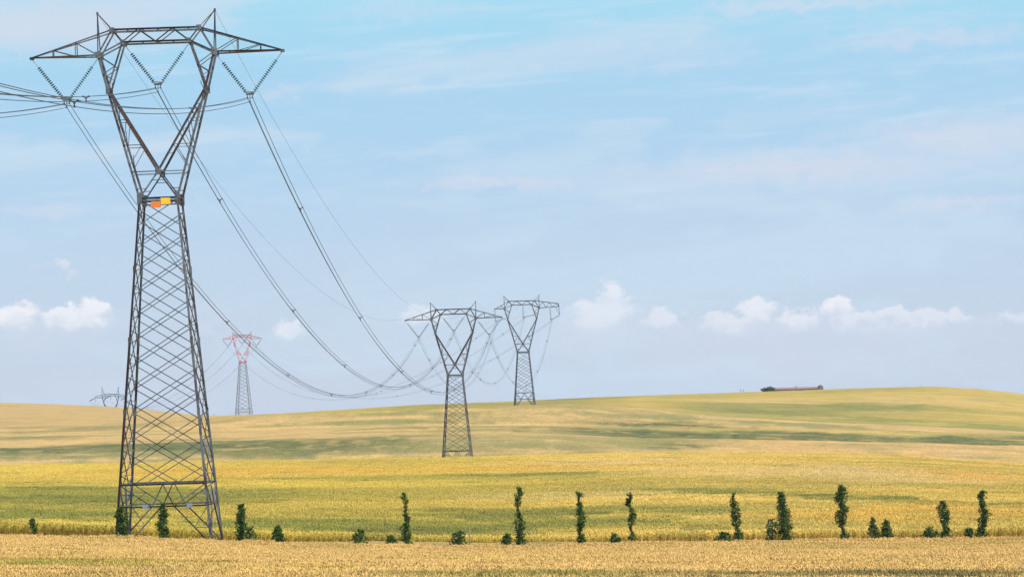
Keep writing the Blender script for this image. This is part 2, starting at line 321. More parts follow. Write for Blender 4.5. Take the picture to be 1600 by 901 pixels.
def crop_colour(X, Y):
    t = X / np.maximum(Y, 1); n1 = fbm(X / 26, Y / 60); n2 = fbm(X / 7 + 11, Y / 18 + 5); pxs = 800 + t * F
    nb = fbm(X / 70, Y / 26 + 3); ns = fbm(X / 40, Y / 9 + 40, 4)
    mixc = lambda a, b, k: a + (np.asarray(b) - a) * np.clip(k, 0, 1)[:, None]
    c = np.tile(np.array(TAN), (len(X), 1))
    f2 = np.tile(np.array(GOLD) * .72 + np.array(OLIVE) * .28, (len(X), 1))
    f2 = mixc(f2, (.56, .39, .105), np.clip((pxs - 650) / 500, 0, .8))
    f3 = mixc(np.tile(np.array(PINK) * .45 + np.array(TAN) * .55, (len(X), 1)), GREY, np.clip((nb - .5) * 2.2, 0, .5))
    f3 = mixc(f3, DGREEN, np.clip((ns - .58) * 4, 0, .45))
    hill = mixc(np.tile(np.array(OLIVE) * .4 + np.array((.5, .33, .07)) * .6, (len(X), 1)), GREEN, np.clip((nb - .48) * 2.5, 0, .4))
    hill = mixc(hill, PINK, np.clip((420 - pxs) / 120, 0, .85))
    strip = np.tile(np.array(BLOND) * .75 + np.array(GREEN) * .2, (len(X), 1))
    c = np.where(((Y > 203) & (Y < 234))[:, None], strip, c)
    c = np.where((Y >= 234)[:, None], mixc(mixc(f2, GREEN, np.clip((nb - .48) * 3., 0, .4)), OLIVE, np.clip((ns - .52) * 3, 0, .5)), c)
    wr = np.clip((pxs - 760) / 220, 0, 1); ragged = (ns - .5) * 22 + (n2 - .5) * 14
    f3 = mixc(f3, (.56, .32, .115), np.clip((pxs - 1000) / 300, 0, .85) * (Y < 650))
    zb = mixc(np.tile(np.array(DGREEN) * 1.15, (len(X), 1)), np.array(OLIVE) * .6 + np.array(BLOND) * .35, np.clip((Y + ragged - 672) / 12, 0, 1))
    zc = mixc(np.tile(np.array(PINK) * .7 + np.array(TAN) * .3, (len(X), 1)), DGREEN, np.clip((722 - Y - ragged * 1.2) / 14, 0, .75) * np.clip(1 - np.abs(pxs - 1010) / 170, 0, 1))
    zc = mixc(zc, GREY, np.clip((ns - .47) * 3, 0, .5))
    f3 = np.where(((Y > 648) & (Y < 697))[:, None], mixc(f3, zb, wr), f3); f3 = np.where((Y >= 697)[:, None], mixc(f3, zc, wr), f3)
    hill = mixc(hill, np.array(GREEN) * 1.15, np.clip((960 - Y) / 250, 0, .5) * wr * (.5 + nb))
    c = np.where((Y >= 556)[:, None], f3, c); c = np.where((Y >= 760)[:, None], hill, c)
    wx = (fbm(X / 9, Y / 14) - .5); wy = (fbm(X / 13 + 31, Y / 16 + 9) - .5)
    wf = (fbm(X / 2.2, Y / 5.5, 3) - .5) * .95 + (fbm(X / 12, Y / 3 + 17, 3) - .5) * 1.0
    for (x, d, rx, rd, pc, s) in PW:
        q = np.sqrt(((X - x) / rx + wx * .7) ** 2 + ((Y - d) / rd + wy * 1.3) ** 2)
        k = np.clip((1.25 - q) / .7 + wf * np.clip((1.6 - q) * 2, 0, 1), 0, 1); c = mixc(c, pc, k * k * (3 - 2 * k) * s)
    c = mixc(c, GREEN, np.clip((n2 - .6) * 1.4, 0, .3)); c = c * np.where(Y < 205, .82 + .34 * fbm(X / 4.5, Y / 9), .9 + .2 * fbm(X / 3.1, Y / 7))[:, None]
    return np.clip(c, .01, .8)

def crop_surface():
    m, t, p, out = material('crop_ground')
    at_ = t.n('ShaderNodeAttribute', attribute_name='crop', attribute_type='GEOMETRY')
    g = t.n('ShaderNodeNewGeometry'); pos = g.outputs['Position']
    n1 = t.noise(pos, .9, 5, .7); n2 = t.noise(pos, .16, 4, .6); n3 = t.noise(pos, 3.2, 2, .6)
    c = t.mix(t.sstep(n1.outputs[0], .40, .64, .0, .42), at_.outputs['Color'], (.15, .135, .045, 1))
    c = t.mix(t.sstep(n2.outputs[0], .52, .7, 0, .4), c, (.40, .26, .09, 1))
    mp = t.n('ShaderNodeMapping'); mp.inputs['Scale'].default_value = (.035, .16, .0); t.put(mp.inputs['Vector'], pos)
    n4 = t.noise(mp.outputs[0], 1.0, 7, .68, .3)
    c = t.mix(t.sstep(n4.outputs[0], .50, .64, 0, .5), c, (.15, .145, .045, 1))
    c = t.mix(t.sstep(n4.outputs[0], .47, .36, 0, .35), c, (.46, .30, .10, 1))
    hv = t.n('ShaderNodeHueSaturation'); t.put(hv.inputs['Color'], c); t.put(hv.inputs['Value'], t.sstep(n3.outputs[0], .3, .7, .72, 1.22))
    t.put(p.inputs['Base Color'], hv.outputs[0]); p.inputs['Roughness'].default_value = .95
    p.inputs['Specular IOR Level'].default_value = .1
    b = t.n('ShaderNodeBump'); b.inputs['Strength'].default_value = .7; b.inputs['Distance'].default_value = .5
    t.put(b.inputs['Height'], n1.outputs[0]); t.put(p.inputs['Normal'], b.outputs[0])
    return m
M_GROUND = crop_surface()
ts = np.concatenate([np.linspace(-.6, -.21, 14)[:-1], np.linspace(-.21, .21, 480), np.linspace(.21, .6, 14)[1:]])
ds = np.concatenate([np.arange(-40, 90, 10.), np.arange(90, 200, 4.), np.arange(200, 240, 2.), np.arange(240, 540, 5.), np.arange(540, 800, 2.5), np.arange(800, 1260, 6.), np.arange(1260, 1640, 20.), np.linspace(1640, 4200, 14)])
zk = knots(ts); Z = pchip(KD, zk, ds)                                 # (columns, rows)
D = np.broadcast_to(ds, Z.shape); T = np.broadcast_to(ts[:, None], Z.shape)
X = T * np.maximum(D, 60.)
Zr = Z + (fbm(X / 5, D / 5, 3) - .5) * np.clip((D - 240) / 200, 0, 1) * .35 * (D < 1300)
co = np.stack([X, D, Zr], -1).reshape(-1, 3)
nc, nr = Z.shape
idx = np.arange(nc * nr).reshape(nc, nr)
quads = np.stack([idx[:-1, :-1], idx[1:, :-1], idx[1:, 1:], idx[:-1, 1:]], -1).reshape(-1, 4)
me = bpy.data.meshes.new('ground')
me.vertices.add(len(co)); me.vertices.foreach_set('co', co.astype(np.float32).ravel())
me.loops.add(quads.size); me.loops.foreach_set('vertex_index', quads.astype(np.int32).ravel())
me.polygons.add(len(quads)); me.polygons.foreach_set('loop_start', np.arange(0, quads.size, 4, dtype=np.int32)); me.polygons.foreach_set('loop_total', np.full(len(quads), 4, dtype=np.int32))
me.polygons.foreach_set('use_smooth', np.ones(len(quads), bool)); me.update(calc_edges=True)
ca = me.attributes.new('crop', 'FLOAT_COLOR', 'POINT')
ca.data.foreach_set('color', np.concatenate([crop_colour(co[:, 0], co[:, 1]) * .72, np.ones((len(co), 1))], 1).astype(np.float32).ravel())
me.materials.append(M_GROUND)
ground_o = bpy.data.objects.new('ground', me); COL.objects.link(ground_o)
tag(ground_o, 'rolling farmland of gold, pink and green crop rising to a low ridge', 'ground', kind='structure')

# ------------------------------------------------------------------ standing crop
def crop_material(name):
    m, t, p, out = material(name)
    ic = t.n('ShaderNodeAttribute', attribute_name='crop', attribute_type='INSTANCER')
    tn = t.n('ShaderNodeAttribute', attribute_name='tone', attribute_type='GEOMETRY')
    g = t.n('ShaderNodeNewGeometry'); n1 = t.noise(g.outputs['Position'], .35, 4, .65)
    c = t.mix(1., ic.outputs['Color'], tn.outputs['Color'], 'MULTIPLY')
    c = t.mix(t.sstep(n1.outputs[0], .5, .72, 0, .28), c, (.19, .19, .05, 1))
    p.inputs['Roughness'].default_value = .8; p.inputs['Specular IOR Level'].default_value = .2
    t.put(p.inputs['Base Color'], c)
    tr = t.n('ShaderNodeBsdfTranslucent'); t.put(tr.inputs[0], c)
    mx = t.n('ShaderNodeMixShader'); mx.inputs[0].default_value = .22
    t.put(mx.inputs[1], p.outputs[0]); t.put(mx.inputs[2], tr.outputs[0]); t.put(out.inputs[0], mx.outputs[0])
    return m
M_WHEAT = crop_material('wheat_straw')
def crop_tile(size, n, ear, rad_, h, seed):
    r = np.random.default_rng(seed); vs = []; fs = []; tone = []
    for k in range(n):
        x, y = (r.random(2) - .5) * size; hh = h * (.82 + .3 * r.random()); a = r.random() * 6.283; tilt = .25 + .75 * r.random()
        top = Vector((x, y, hh)); dv = Vector((math.cos(a) * math.sin(tilt), math.sin(a) * math.sin(tilt), math.cos(tilt)))
        L = ear * (.75 + .5 * r.random()); R = rad_ * (.75 + .5 * r.random())
        sx = dv.cross(Vector((0, 0, 1))).normalized(); sy = dv.cross(sx)
        b = len(vs); m_ = top + dv * L * .4
        vs += [top, m_ + sx * R, m_ + sy * R, m_ - sx * R, m_ - sy * R, top + dv * L]
        fs += [(b, b + 1, b + 2), (b, b + 2, b + 3), (b, b + 3, b + 4), (b, b + 4, b + 1), (b + 5, b + 2, b + 1), (b + 5, b + 3, b + 2), (b + 5, b + 4, b + 3), (b + 5, b + 1, b + 4)]
        v = .8 + .5 * r.random(); warm = r.random() * .12
        tone += [(v * (1 + warm * .4), v, v * (1 - warm), 1)] * 8
        # stem and a drooping leaf
        q = R * .35; b = len(vs); foot = Vector((x - .04 * math.cos(a), y - .04 * math.sin(a), 0))
        vs += [foot - sx * q, foot + sx * q, top + sx * q, top - sx * q]; fs.append((b, b + 1, b + 2, b + 3)); v = .8 + .4 * r.random(); tone.append((v * 1.08, v * .95, v * .8, 1))
        b = len(vs); a2 = r.random() * 6.283; o = Vector((math.cos(a2), math.sin(a2), 0)); s2 = Vector((-o.y, o.x, 0)) * R * .9; z0 = hh * (.6 + .3 * r.random())
        p0 = Vector((x, y, z0)); p1 = p0 + o * L * .9 + Vector((0, 0, L * .5)); p2 = p1 + o * L * .8 - Vector((0, 0, L * .3))
        vs += [p0 - s2 * .5, p0 + s2 * .5, p1 + s2, p1 - s2, p2]; fs += [(b, b + 1, b + 2, b + 3), (b + 3, b + 2, b + 4)]
        v = .55 + .5 * r.random(); tone += [(v * .85, v, v * .7, 1)] * 2
    me = bpy.data.meshes.new('crop_tile'); me.from_pydata([tuple(v) for v in vs], [], fs); me.update()
    at_ = me.attributes.new('tone', 'FLOAT_COLOR', 'FACE'); at_.data.foreach_set('color', np.array(tone, np.float32).ravel())
    me.materials.append(M_WHEAT)
    return bpy.data.objects.new('crop_tile', me)
def scatter(name, label, pts, tiles, zscale, gain=1.):
    X, Y = pts[:, 0], pts[:, 1]; Z = ground(X, Y); n = len(X)
    dzx = (ground(X + 1, Y) - ground(X - 1, Y)) / 2; dzy = (ground(X, Y + 1) - ground(X, Y - 1)) / 2
    rot = np.zeros((n, 3), np.float32)
    for i in range(n):
        nm = Vector((-dzx[i], -dzy[i], 1)).normalized()
        q = Vector((0, 0, 1)).rotation_difference(nm) @ Matrix.Rotation(math.pi / 2 * rng.integers(4), 3, 'Z').to_quaternion()
        rot[i] = q.to_euler()[:]
    me = bpy.data.meshes.new(name); me.from_pydata(np.stack([X, Y, Z], -1).tolist(), [], [])
    def att(nm, typ, key, arr):
        a = me.attributes.new(nm, typ, 'POINT'); a.data.foreach_set(key, arr.ravel())
    att('rot', 'FLOAT_VECTOR', 'vector', rot)
    scl = np.ones((n, 3), np.float32); scl[:, 2] = zscale * (.92 + .16 * rng.random(n)); att('scl', 'FLOAT_VECTOR', 'vector', scl)
    att('pick', 'INT', 'value', rng.integers(0, len(tiles), n).astype(np.int32))
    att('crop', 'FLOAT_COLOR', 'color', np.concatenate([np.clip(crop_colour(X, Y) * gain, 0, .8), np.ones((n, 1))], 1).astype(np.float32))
    o = bpy.data.objects.new(name, me); COL.objects.link(o)
    ng = bpy.data.node_groups.new(name, 'GeometryNodeTree')
    ng.interface.new_socket('Geometry', in_out='INPUT', socket_type='NodeSocketGeometry'); ng.interface.new_socket('Geometry', in_out='OUTPUT', socket_type='NodeSocketGeometry')
    N, L = ng.nodes, ng.links
    gi, go = N.new('NodeGroupInput'), N.new('NodeGroupOutput'); ip = N.new('GeometryNodeInstanceOnPoints'); jn = N.new('GeometryNodeJoinGeometry'); mp = N.new('GeometryNodeMeshToPoints')
    for tl in reversed(tiles):
        oi = N.new('GeometryNodeObjectInfo'); oi.inputs['Object'].default_value = tl
        gt = N.new('GeometryNodeGeometryToInstance'); L.new(oi.outputs['Geometry'], gt.inputs[0]); L.new(gt.outputs[0], jn.inputs[0])
    def na(nm, typ):
        a = N.new('GeometryNodeInputNamedAttribute'); a.data_type = typ; a.inputs['Name'].default_value = nm
        return a.outputs['Attribute']
    L.new(gi.outputs[0], mp.inputs['Mesh']); L.new(mp.outputs[0], ip.inputs['Points']); L.new(jn.outputs[0], ip.inputs['Instance'])
    ip.inputs['Pick Instance'].default_value = True
    L.new(na('pick', 'INT'), ip.inputs['Instance Index']); L.new(na('rot', 'FLOAT_VECTOR'), ip.inputs['Rotation']); L.new(na('scl', 'FLOAT_VECTOR'), ip.inputs['Scale'])
    L.new(ip.outputs[0], go.inputs[0])
    md = o.modifiers.new('scatter', 'NODES'); md.node_group = ng
    return tag(o, label, 'crop', kind='stuff')
def cells(d0, d1, st, mt=.19, mx=12):
    out = []
    d = d0 + st / 2
    while d < d1:
        wd = mt * d + mx; xs = np.arange(-wd, wd, st) + rng.random() * st
        out.append(np.stack([xs, np.full(len(xs), d)], -1)); d += st
    return np.concatenate(out)
fg_tiles = [crop_tile(2.1, 420, .15, .026, .75, 100 + k) for k in range(6)]
f2_tiles = [crop_tile(4.2, 900, .19, .034, .84, 200 + k) for k in range(6)]
scatter('wheat', 'ripe blond wheat filling the foreground below the row of young trees', cells(72, 203, 2.), fg_tiles, 1., 1.0)
o_g = scatter('dry_grass', 'low dry grass along the strip where the young trees stand', cells(203, 235, 2.), fg_tiles, .3); o_g['category'] = 'grass'
scatter('barley', 'yellow and green barley field behind the row of young trees', cells(235, 548, 4.), f2_tiles, 1., 1.16)

# ------------------------------------------------------------------ steel
def steel(name, grey, rust, amount, rough=.55):
    m, t, p, _ = material(name); tc = t.n('ShaderNodeTexCoord')
    n = t.noise(tc.outputs['Object'], .45, 4, .7); n2 = t.noise(tc.outputs['Object'], 3., 3)
    c = t.mix(t.sstep(n.outputs[0], amount, amount + .14), (*grey, 1), (*rust, 1))
    hv = t.n('ShaderNodeHueSaturation'); t.put(hv.inputs['Color'], c); t.put(hv.inputs['Value'], t.sstep(n2.outputs[0], .3, .7, .8, 1.15))
    t.put(p.inputs['Base Color'], hv.outputs[0]); p.inputs['Roughness'].default_value = rough; p.inputs['Metallic'].default_value = .35
    return m
M_STEEL = steel('weathered_steel', (.10, .105, .115), (.035, .02, .014), .47)
M_STEEL_FAR = steel('galvanised_steel', (.085, .09, .10), (.05, .04, .036), .55)
M_STEEL_DARK = steel('dark_steel', (.045, .05, .06), (.04, .03, .03), .55)
M_STEEL_PALE = steel('pale_steel', (.16, .17, .19), (.12, .10, .10), .55)
M_RUST = steel('rusty_steel', (.05, .042, .04), (.075, .03, .013), .45)
M_GUSSET = plain('galvanised_gusset', (.13, .138, .15), .5, .3)
M_RED = plain('red_paint', (.45, .035, .03), .6, var=.3)
M_BAND, _t, _p, _ = material('banded_paint')
_tc = _t.n('ShaderNodeTexCoord'); _s = _t.n('ShaderNodeSeparateXYZ'); _t.put(_s.inputs[0], _tc.outputs['Object'])
_b = _t.math('GREATER_THAN', _t.math('FRACT', _t.math('MULTIPLY', _s.outputs[2], .23)), .5)
_t.put(_p.inputs['Base Color'], _t.mix(_b, (.45, .035, .03, 1), (.30, .30, .31, 1)))
M_GLASS = plain('glass_insulator', (.005, .05, .045), .6, var=.2)
M_GLASS_FAR = plain('pale_glass_insulator', (.008, .085, .105), .6, var=.2)
for _m in (M_GLASS, M_GLASS_FAR): _m.node_tree.nodes['Principled BSDF'].inputs['Specular IOR Level'].default_value = .12
M_WIRE = plain('aluminium_wire', (.06, .06, .065), .5, .4)
M_DARK = plain('dark_fitting', (.05, .045, .045), .5, .3)
M_ORANGE = plain('orange_plate', (.62, .15, .012), .5, var=.15)
M_YELLOW = plain('yellow_plate', (.75, .42, .01), .5, var=.12)
M_PLATE = plain('grey_plate', (.17, .19, .23), .5, var=.15)

A_V = 1.48                                   # half width of the waist
SUBS = [(-.2, 0, -.3), (.2, 0, -.3), (0, 0, -.62)]     # the three wires of a bundle, below their yoke
def pylon(name, label, px, py_waist, d, yaw, kind='suspension', steel_m=None, rust_m=None, red=False, lift=0.):
    steel_m = steel_m or M_STEEL; rust_m = rust_m or steel_m
    wz = at(px, py_waist, d); X = wz[0]; zg = gz(X, d) - .15; H = wz[2] - zg
    root = empty(name, (X, d, zg), -yaw)
    tag(root, label, 'pylon', 'lattice pylons of the power line')
    hw = lambda z: A_V + .0825 * (H - z)
    zt, zl = 4.3 + lift, 2.6 + lift              # the two belts of the foot
    TK[0] = 1.5 if d > 1500 else 1.1 if d > 1000 else 1. if d > 400 else .84
    main, brace = .24, .08
    P = lambda su, sv, z: Vector((su * hw(z), sv * hw(z), z))
    for su in (-1, 1):
        for sv in (-1, 1):
            m = MB(); zs = [0, zl, zt] + list(np.linspace(zt, H, max(3, int(H / 5)))[1:])
            for k, (a, b) in enumerate(zip(zs[:-1], zs[1:])):
                m.angle(P(su, sv, a), P(su, sv, b) , main * (1 if b < H * .6 else .85), (su, 0, 0))
            for z in zs[3:-1]:
                m.box(P(su, sv, z) + Vector((0, 0, 0)), main * .9, main * .9, .55)      # splice
            m.build('leg', [rust_m if su < 0 and sv < 0 else steel_m], root)
    faces = [(lambda s, z: Vector((s * hw(z), -hw(z), z)), (0, -1, 0)), (lambda s, z: Vector((s * hw(z), hw(z), z)), (0, 1, 0)),
             (lambda s, z: Vector((-hw(z), s * hw(z), z)), (-1, 0, 0)), (lambda s, z: Vector((hw(z), s * hw(z), z)), (1, 0, 0))]
    m = MB()
    step0, step1 = 1.62, 2.0
    for fi, (Q, ref) in enumerate(faces):
        z = H - .1 - (.85 if fi in (1, 3) else 0)
        while z > zt + .3:
            fr = (H - z) / max(H - 4.3, 1); zb = z - hw(z) * (1.38 - .16 * fr)
            for s in (-1, 1):
                a = Q(s, z); b = Q(-s, zb)
                if zb < zt:
                    k = (z - zt) / (z - zb); b = a + (b - a) * k
                m.angle(a, b, brace, ref)
            z -= step0 + (step1 - step0) * fr
        m.angle(Q(-1, H - .9), Q(1, H - .9) * 1, .05, ref) if False else None
    # short ties in the side faces
    for sx in (-1, 1):
        z = H - 1.2
        while z > 4.8:
            m.angle((sx * hw(z), -hw(z), z), (sx * hw(z), hw(z), z), .05, (sx, 0, 0)); z -= 2.9
    m.build('bracing', steel_m, root)
    m = MB()
    for Q, ref in faces:
        m.angle(Q(-1, zt), Q(1, zt), .17, ref); m.angle(Q(-1, zl), Q(1, zl), .15, ref)
        cz = lambda u, z: Q(u / hw(z), z)
        for s in (-1, 1):
            b = cz(s * .85, zl)
            m.angle(cz(0, zt), b, .1, ref); m.angle(Q(s, zt), b, .1, ref); m.angle(b, Q(s, .05), .13, ref)
            mid = b + (Q(s, .05) - b) * .55
            m.angle(Q(s, zl), mid, .07, ref); m.angle(Q(s, mid.z), mid, .06, ref)
            q = Q(s, zt) + (b - Q(s, zt)) * .45; m.angle(Q(s, q.z), q, .06, ref); m.angle(Q(s, zl), q, .06, ref)
    m.build('base_frame', steel_m, root)
    hd = M_RED if red else steel_m
    band = M_BAND if red else steel_m
    m = MB()
    for Q, ref in faces:
        m.angle(Q(-1, H), Q(1, H), .2, ref); m.angle(Q(-1, H - .3), Q(1, H - .3), .12, ref)
    for su in (-1, 1):
        for sv in (-1, 1): m.box((su * A_V, sv * A_V, H), .36, .30, .9)
    m.build('waist_frame', hd, root)
    # the head: heights above the waist
    VT = .75
    Kz, Oz, Iz, Tz, Pz, Cz, Az = H + 8.6, H + 11.4, H + 12.35, H + 13.35, H + 14.75, H + 2.1, H + 11.4
    if kind == 'tension_far': Pz = H + 17.3
    Ku, Ou, Iu, Tu, Pu = 3.83, 4.55, 2.62, 3.42, 4.62
    vat = lambda z: A_V + (VT - A_V) * (z - H) / (Oz - H)
    for s in (-1, 1):
        m = MB()
        for sv in (-1, 1):
            V = lambda u, z: Vector((s * u, sv * vat(z), z)); ref = (0, sv, 0)
            wst, Kp, Op, Ip, Cr = V(A_V, H), V(Ku, Kz), V(Ou, Oz), V(Iu, Iz), V(0, Cz)
            m.angle(wst, Kp, .2, ref); m.angle(Kp, Op, .2, ref)
            m.angle(Cr, Kp, .19, ref, 1); m.angle(Kp, Ip, .15, ref)
            m.angle(Cr, wst, .14, ref)
            on = lambda z: wst + (Kp - wst) * ((z - H) / (Kz - H)); onc = lambda z: Cr + (Kp - Cr) * ((z - Cz) / (Kz - Cz))
            m.angle(on(Cz), Cr, .09, ref); m.angle(on(H + 4.2), onc(H + 4.2), .07, ref); m.angle(on(H + 6.2), onc(H + 6.2), .06, ref)
            m.angle(onc(H + 4.2), on(H + 2.6), .06, ref); m.angle(onc(H + 6.2), on(H + 4.2), .06, ref); m.angle(on(H + 6.2), onc(H + 6.2) * .5 + onc(H + 4.2) * .5, .05, ref) if False else None
            cw = lambda z: Cr + (wst - Cr) * ((Cz - z) / (Cz - H))
            m.angle(cw(H + .75), on(H + .75), .06, ref); m.angle(cw(H + 1.4), Vector((0, sv * vat(H + 1.4), H + 1.4)), .06, ref)
            ki = lambda k: Kp + (Ip - Kp) * k; ko = lambda k: Kp + (Op - Kp) * k
            m.angle(Op, ki(.5), .09, ref); m.angle(ko(.45), ki(.5), .07, ref); m.angle(ko(.45), ki(.25), .05, ref)
            m.box((Cr.x + s * .11, Cr.y, Cr.z), .2, .10, .55); m.box(Kp, .28, .16, .6)
        for z in np.arange(H + 1.5, Kz, 1.9):
            k = (z - H) / (Kz - H); x = s * (A_V + (Ku - A_V) * k); v = vat(z); v2 = vat(min(z + .95, Kz)); x2 = s * (A_V + (Ku - A_V) * min((z + .95 - H) / (Kz - H), 1))
            m.angle((x, -v, z), (x2, v2, min(z + .95, Kz)), .055, (s, 0, 0)); m.angle((x2, v2, min(z + .95, Kz)), (x, -v, z + 1.9), .055, (s, 0, 0))
            kk = max((z - Cz) / (Kz - Cz), 0); kx = s * Ku * kk; m.angle((kx, -v, max(z, Cz)), (kx + s * .25, v, max(z, Cz) + .4), .05, (s, 0, 0))
        m.build('upright', [band, M_BAND if red else rust_m], root)
    m = MB()
    for sv in (-1, 1):
        ref = (0, sv, 0); V = lambda u, z: Vector((u, sv * VT, z))
        m.angle(V(-Tu, Tz), V(Tu, Tz), .17, ref); m.angle(V(-Iu, Iz), V(Iu, Iz), .16, ref, 1)
        zz = [V(-Iu, Iz), V(-1.35, Tz), V(0, Iz), V(1.35, Tz), V(Iu, Iz)]
        for a, b in zip(zz[:-1], zz[1:]): m.angle(a, b, .1, ref)
        for s in (-1, 1):
            O, I, Tt = V(s * Ou, Oz), V(s * Iu, Iz), V(s * Tu, Tz)
            m.angle(O, Tt, .14, ref); m.angle(Tt, I, .14, ref); m.angle(I, O, .15, ref); m.angle((O + I) / 2, Tt, .06, ref) if False else None
            m.box(O, .46, .08, .5, 2); m.box(I, .36, .08, .38, 2); m.box(Tt, .40, .08, .36, 2)
    for u in np.arange(-2.4, 2.5, 1.2): m.angle((u, -VT, Iz), (u + .3, VT, Iz), .07); m.angle((u, -VT, Tz), (u + .3, VT, Tz), .07)
    m.build('crossbeam', [hd, M_RED if red else rust_m, M_RED if red else M_GUSSET], root)
    for s in (-1, 1):
        m = MB(); pk = Vector((s * Pu, 0, Pz))
        for sv in (-1, 1):
            m.angle(pk, (s * Ou, sv * VT, Oz), .11, (0, sv, 0)); m.angle(pk, (s * Tu, sv * VT, Tz), .09, (0, sv, 0))
            if kind == 'tension_far': m.angle((s * Pu, sv * .4, H + 14.2), (s * (Tu + .5), sv * .35, H + 15), .08)
            elif d > 700: m.angle((s * Pu, sv * .3, H + 13.4), (s * (Tu + .55), sv * .3, H + 14.1), .07)
        m.box(pk, .16, .2, .22)
        m.build('earth_wire_peak', steel_m, root)
    def arm(s, tip_u, tip_z, drop=0.):
        m = MB(); n = 2
        for sv in (-1, 1):
            ref = (0, sv, 0); O, Tt = Vector((s * Ou, sv * VT, Oz)), Vector((s * Tu, sv * VT, Tz)); tv = .06 if not drop else .5
            tip = Vector((s * tip_u, sv * tv, tip_z)); top = tip if not drop else Vector((s * (tip_u - .1), sv * tv, tip_z + .75))
            m.angle(Tt, top, .13, ref); m.angle(O, tip, .14, ref, 1)
            lo = lambda k: O + (tip - O) * k
            def up(k):
                u = lo(k).x * s; q = (u - Tu) / (top.x * s - Tu); return Tt + (top - Tt) * q
            if not drop:
                for k in (.34, .68): m.angle(lo(k), up(k), .08, ref)
                m.angle(O, up(.34), .07, ref); m.angle(lo(.34), up(.68), .06, ref)
            else:
                ks = [0, .17, .34, .51, .68, .85, 1]
                for i in range(6): m.angle(lo(ks[i]) if i % 2 == 0 else up(ks[i]), up(ks[i + 1]) if i % 2 == 0 else lo(ks[i + 1]), .07, ref)
                m.angle(top, tip, .09, ref)
                if drop > 1:
                    m.angle(top, (s * (tip_u + .1), 0, tip_z - 2.3), .09); m.angle(tip - Vector((s * .9, 0, 0)), (s * (tip_u + .1), 0, tip_z - 2.3), .08)
        for k in (.2, .5, .8):
            y = VT * (1 - k) + .06; u = Ou + (tip_u - Ou) * k; m.angle((s * u, -y, Oz + (tip_z - Oz) * k), (s * (u + .25), y, Oz + (tip_z - Oz) * k), .06)
        if not drop: m.box((s * tip_u, 0, tip_z - .06), .34, .2, .22)
        m.build('cross_arm', [hd, M_RED if red else rust_m], root)
    gl = M_GLASS if d < 400 else M_GLASS_FAR
    thick = 1.0 if d < 1000 else 1.5
    def string(a, b, link=.2, endlink=.05):
        a, b = Vector(a), Vector(b); L = (b - a).length; dv = (b - a) / L; m = MB()
        n = max(8, int(L * (1 - link - endlink) / (.215 if d > 400 else .185))); s0 = L * link; s1 = L * (1 - endlink)
        for k in range(n): m.disc(a + dv * (s0 + (s1 - s0) * (k + .5) / n), -dv, .2 * thick if d > 400 else .165)
        o = m.build('insulator_string', gl, root)
        m2 = MB(); m2.tube([a, b], .022, 6); m2.build('link_rod', M_DARK, o)
    def yoke(c):
        c = Vector(c); m = MB()
        m.box(c + Vector((0, 0, -.02)), .62, .05, .12); m.tube([c + Vector((-.2, 0, -.05)), c + Vector(SUBS[0])], .03); m.tube([c + Vector((.2, 0, -.05)), c + Vector(SUBS[1])], .03)
        m.tube([c + Vector((0, 0, -.05)), c + Vector(SUBS[2])], .025)
        for sb in SUBS: m.tube([c + Vector(sb) + Vector((0, -.18, 0)), c + Vector(sb) + Vector((0, .18, 0))], .055)
        o = m.build('yoke', M_DARK, root)
        m2 = MB(); m2.torus(c + Vector((0, 0, .14)), .42, .045); m2.build('corona_ring', M_PLATE, o)
    att = []
    if kind in ('suspension', 'red'):
        tip = 9.85
        for s in (-1, 1): arm(s, tip, Az + .02)
        for c, (ua, za), (ub, zb) in (((-7.2, 0, H + 8.05), (-tip, Az - .1), (-Ou - .12, Oz - .2)), ((0, 0, H + 9.05), (-Iu + .12, Iz - .2), (Iu - .12, Iz - .2)), ((7.2, 0, H + 8.05), (Ou + .12, Oz - .2), (tip, Az - .1))):
            c = Vector(c); string((ua, 0, za), c + Vector((-.24, 0, .06))); string((ub, 0, zb), c + Vector((.24, 0, .06))); yoke(c); att.append(c)
    elif kind == 'angle':
        arm(-1, 7.15, Oz + .02); arm(1, 9.8, Oz + .25, 2)
        for (ua, za), c, (ub, zb) in (((-7.15, Oz - .1), (-6.85, 0, Oz - 3.15), (-4.25, Oz - 2.5)), ((.3, Iz - .1), (.45, 0, Oz - 2.35), (3.85, Oz - 1.6)), ((7.4, Oz + .1), (7.7, 0, Oz - 3.1), (9.9, Oz - 2.05))):
            c = Vector(c); string((ua, 0, za), c + Vector((-.1, 0, .05)), .08); string((ub, 0, zb), c + Vector((.2, 0, .05)), .08); yoke(c); att.append(c)
    else:
        for s in (-1, 1): arm(s, 8.6, Oz + .05, 1)
        for u, z in ((-8.6, Oz - .1), (-.2, Iz - .1), (8.6, Oz - .1)):
            c = Vector((u - 3.2, -1.0, z - 1.5)); string((u, 0, z), c, .08); att.append(c)
            string((u + .3, 0, z), (u + .3, 0, z - 2.2), .08)
    R = Matrix.Rotation(-yaw, 4, 'Z'); Tm = Matrix.Translation((X, d, zg)) @ R
    return dict(root=root, H=H, att=[Tm @ c for c in att], peaks=[Tm @ Vector((s * Pu, 0, Pz)) for s in (-1, 1)], hw=hw, yaw=yaw, X=X, d=d)

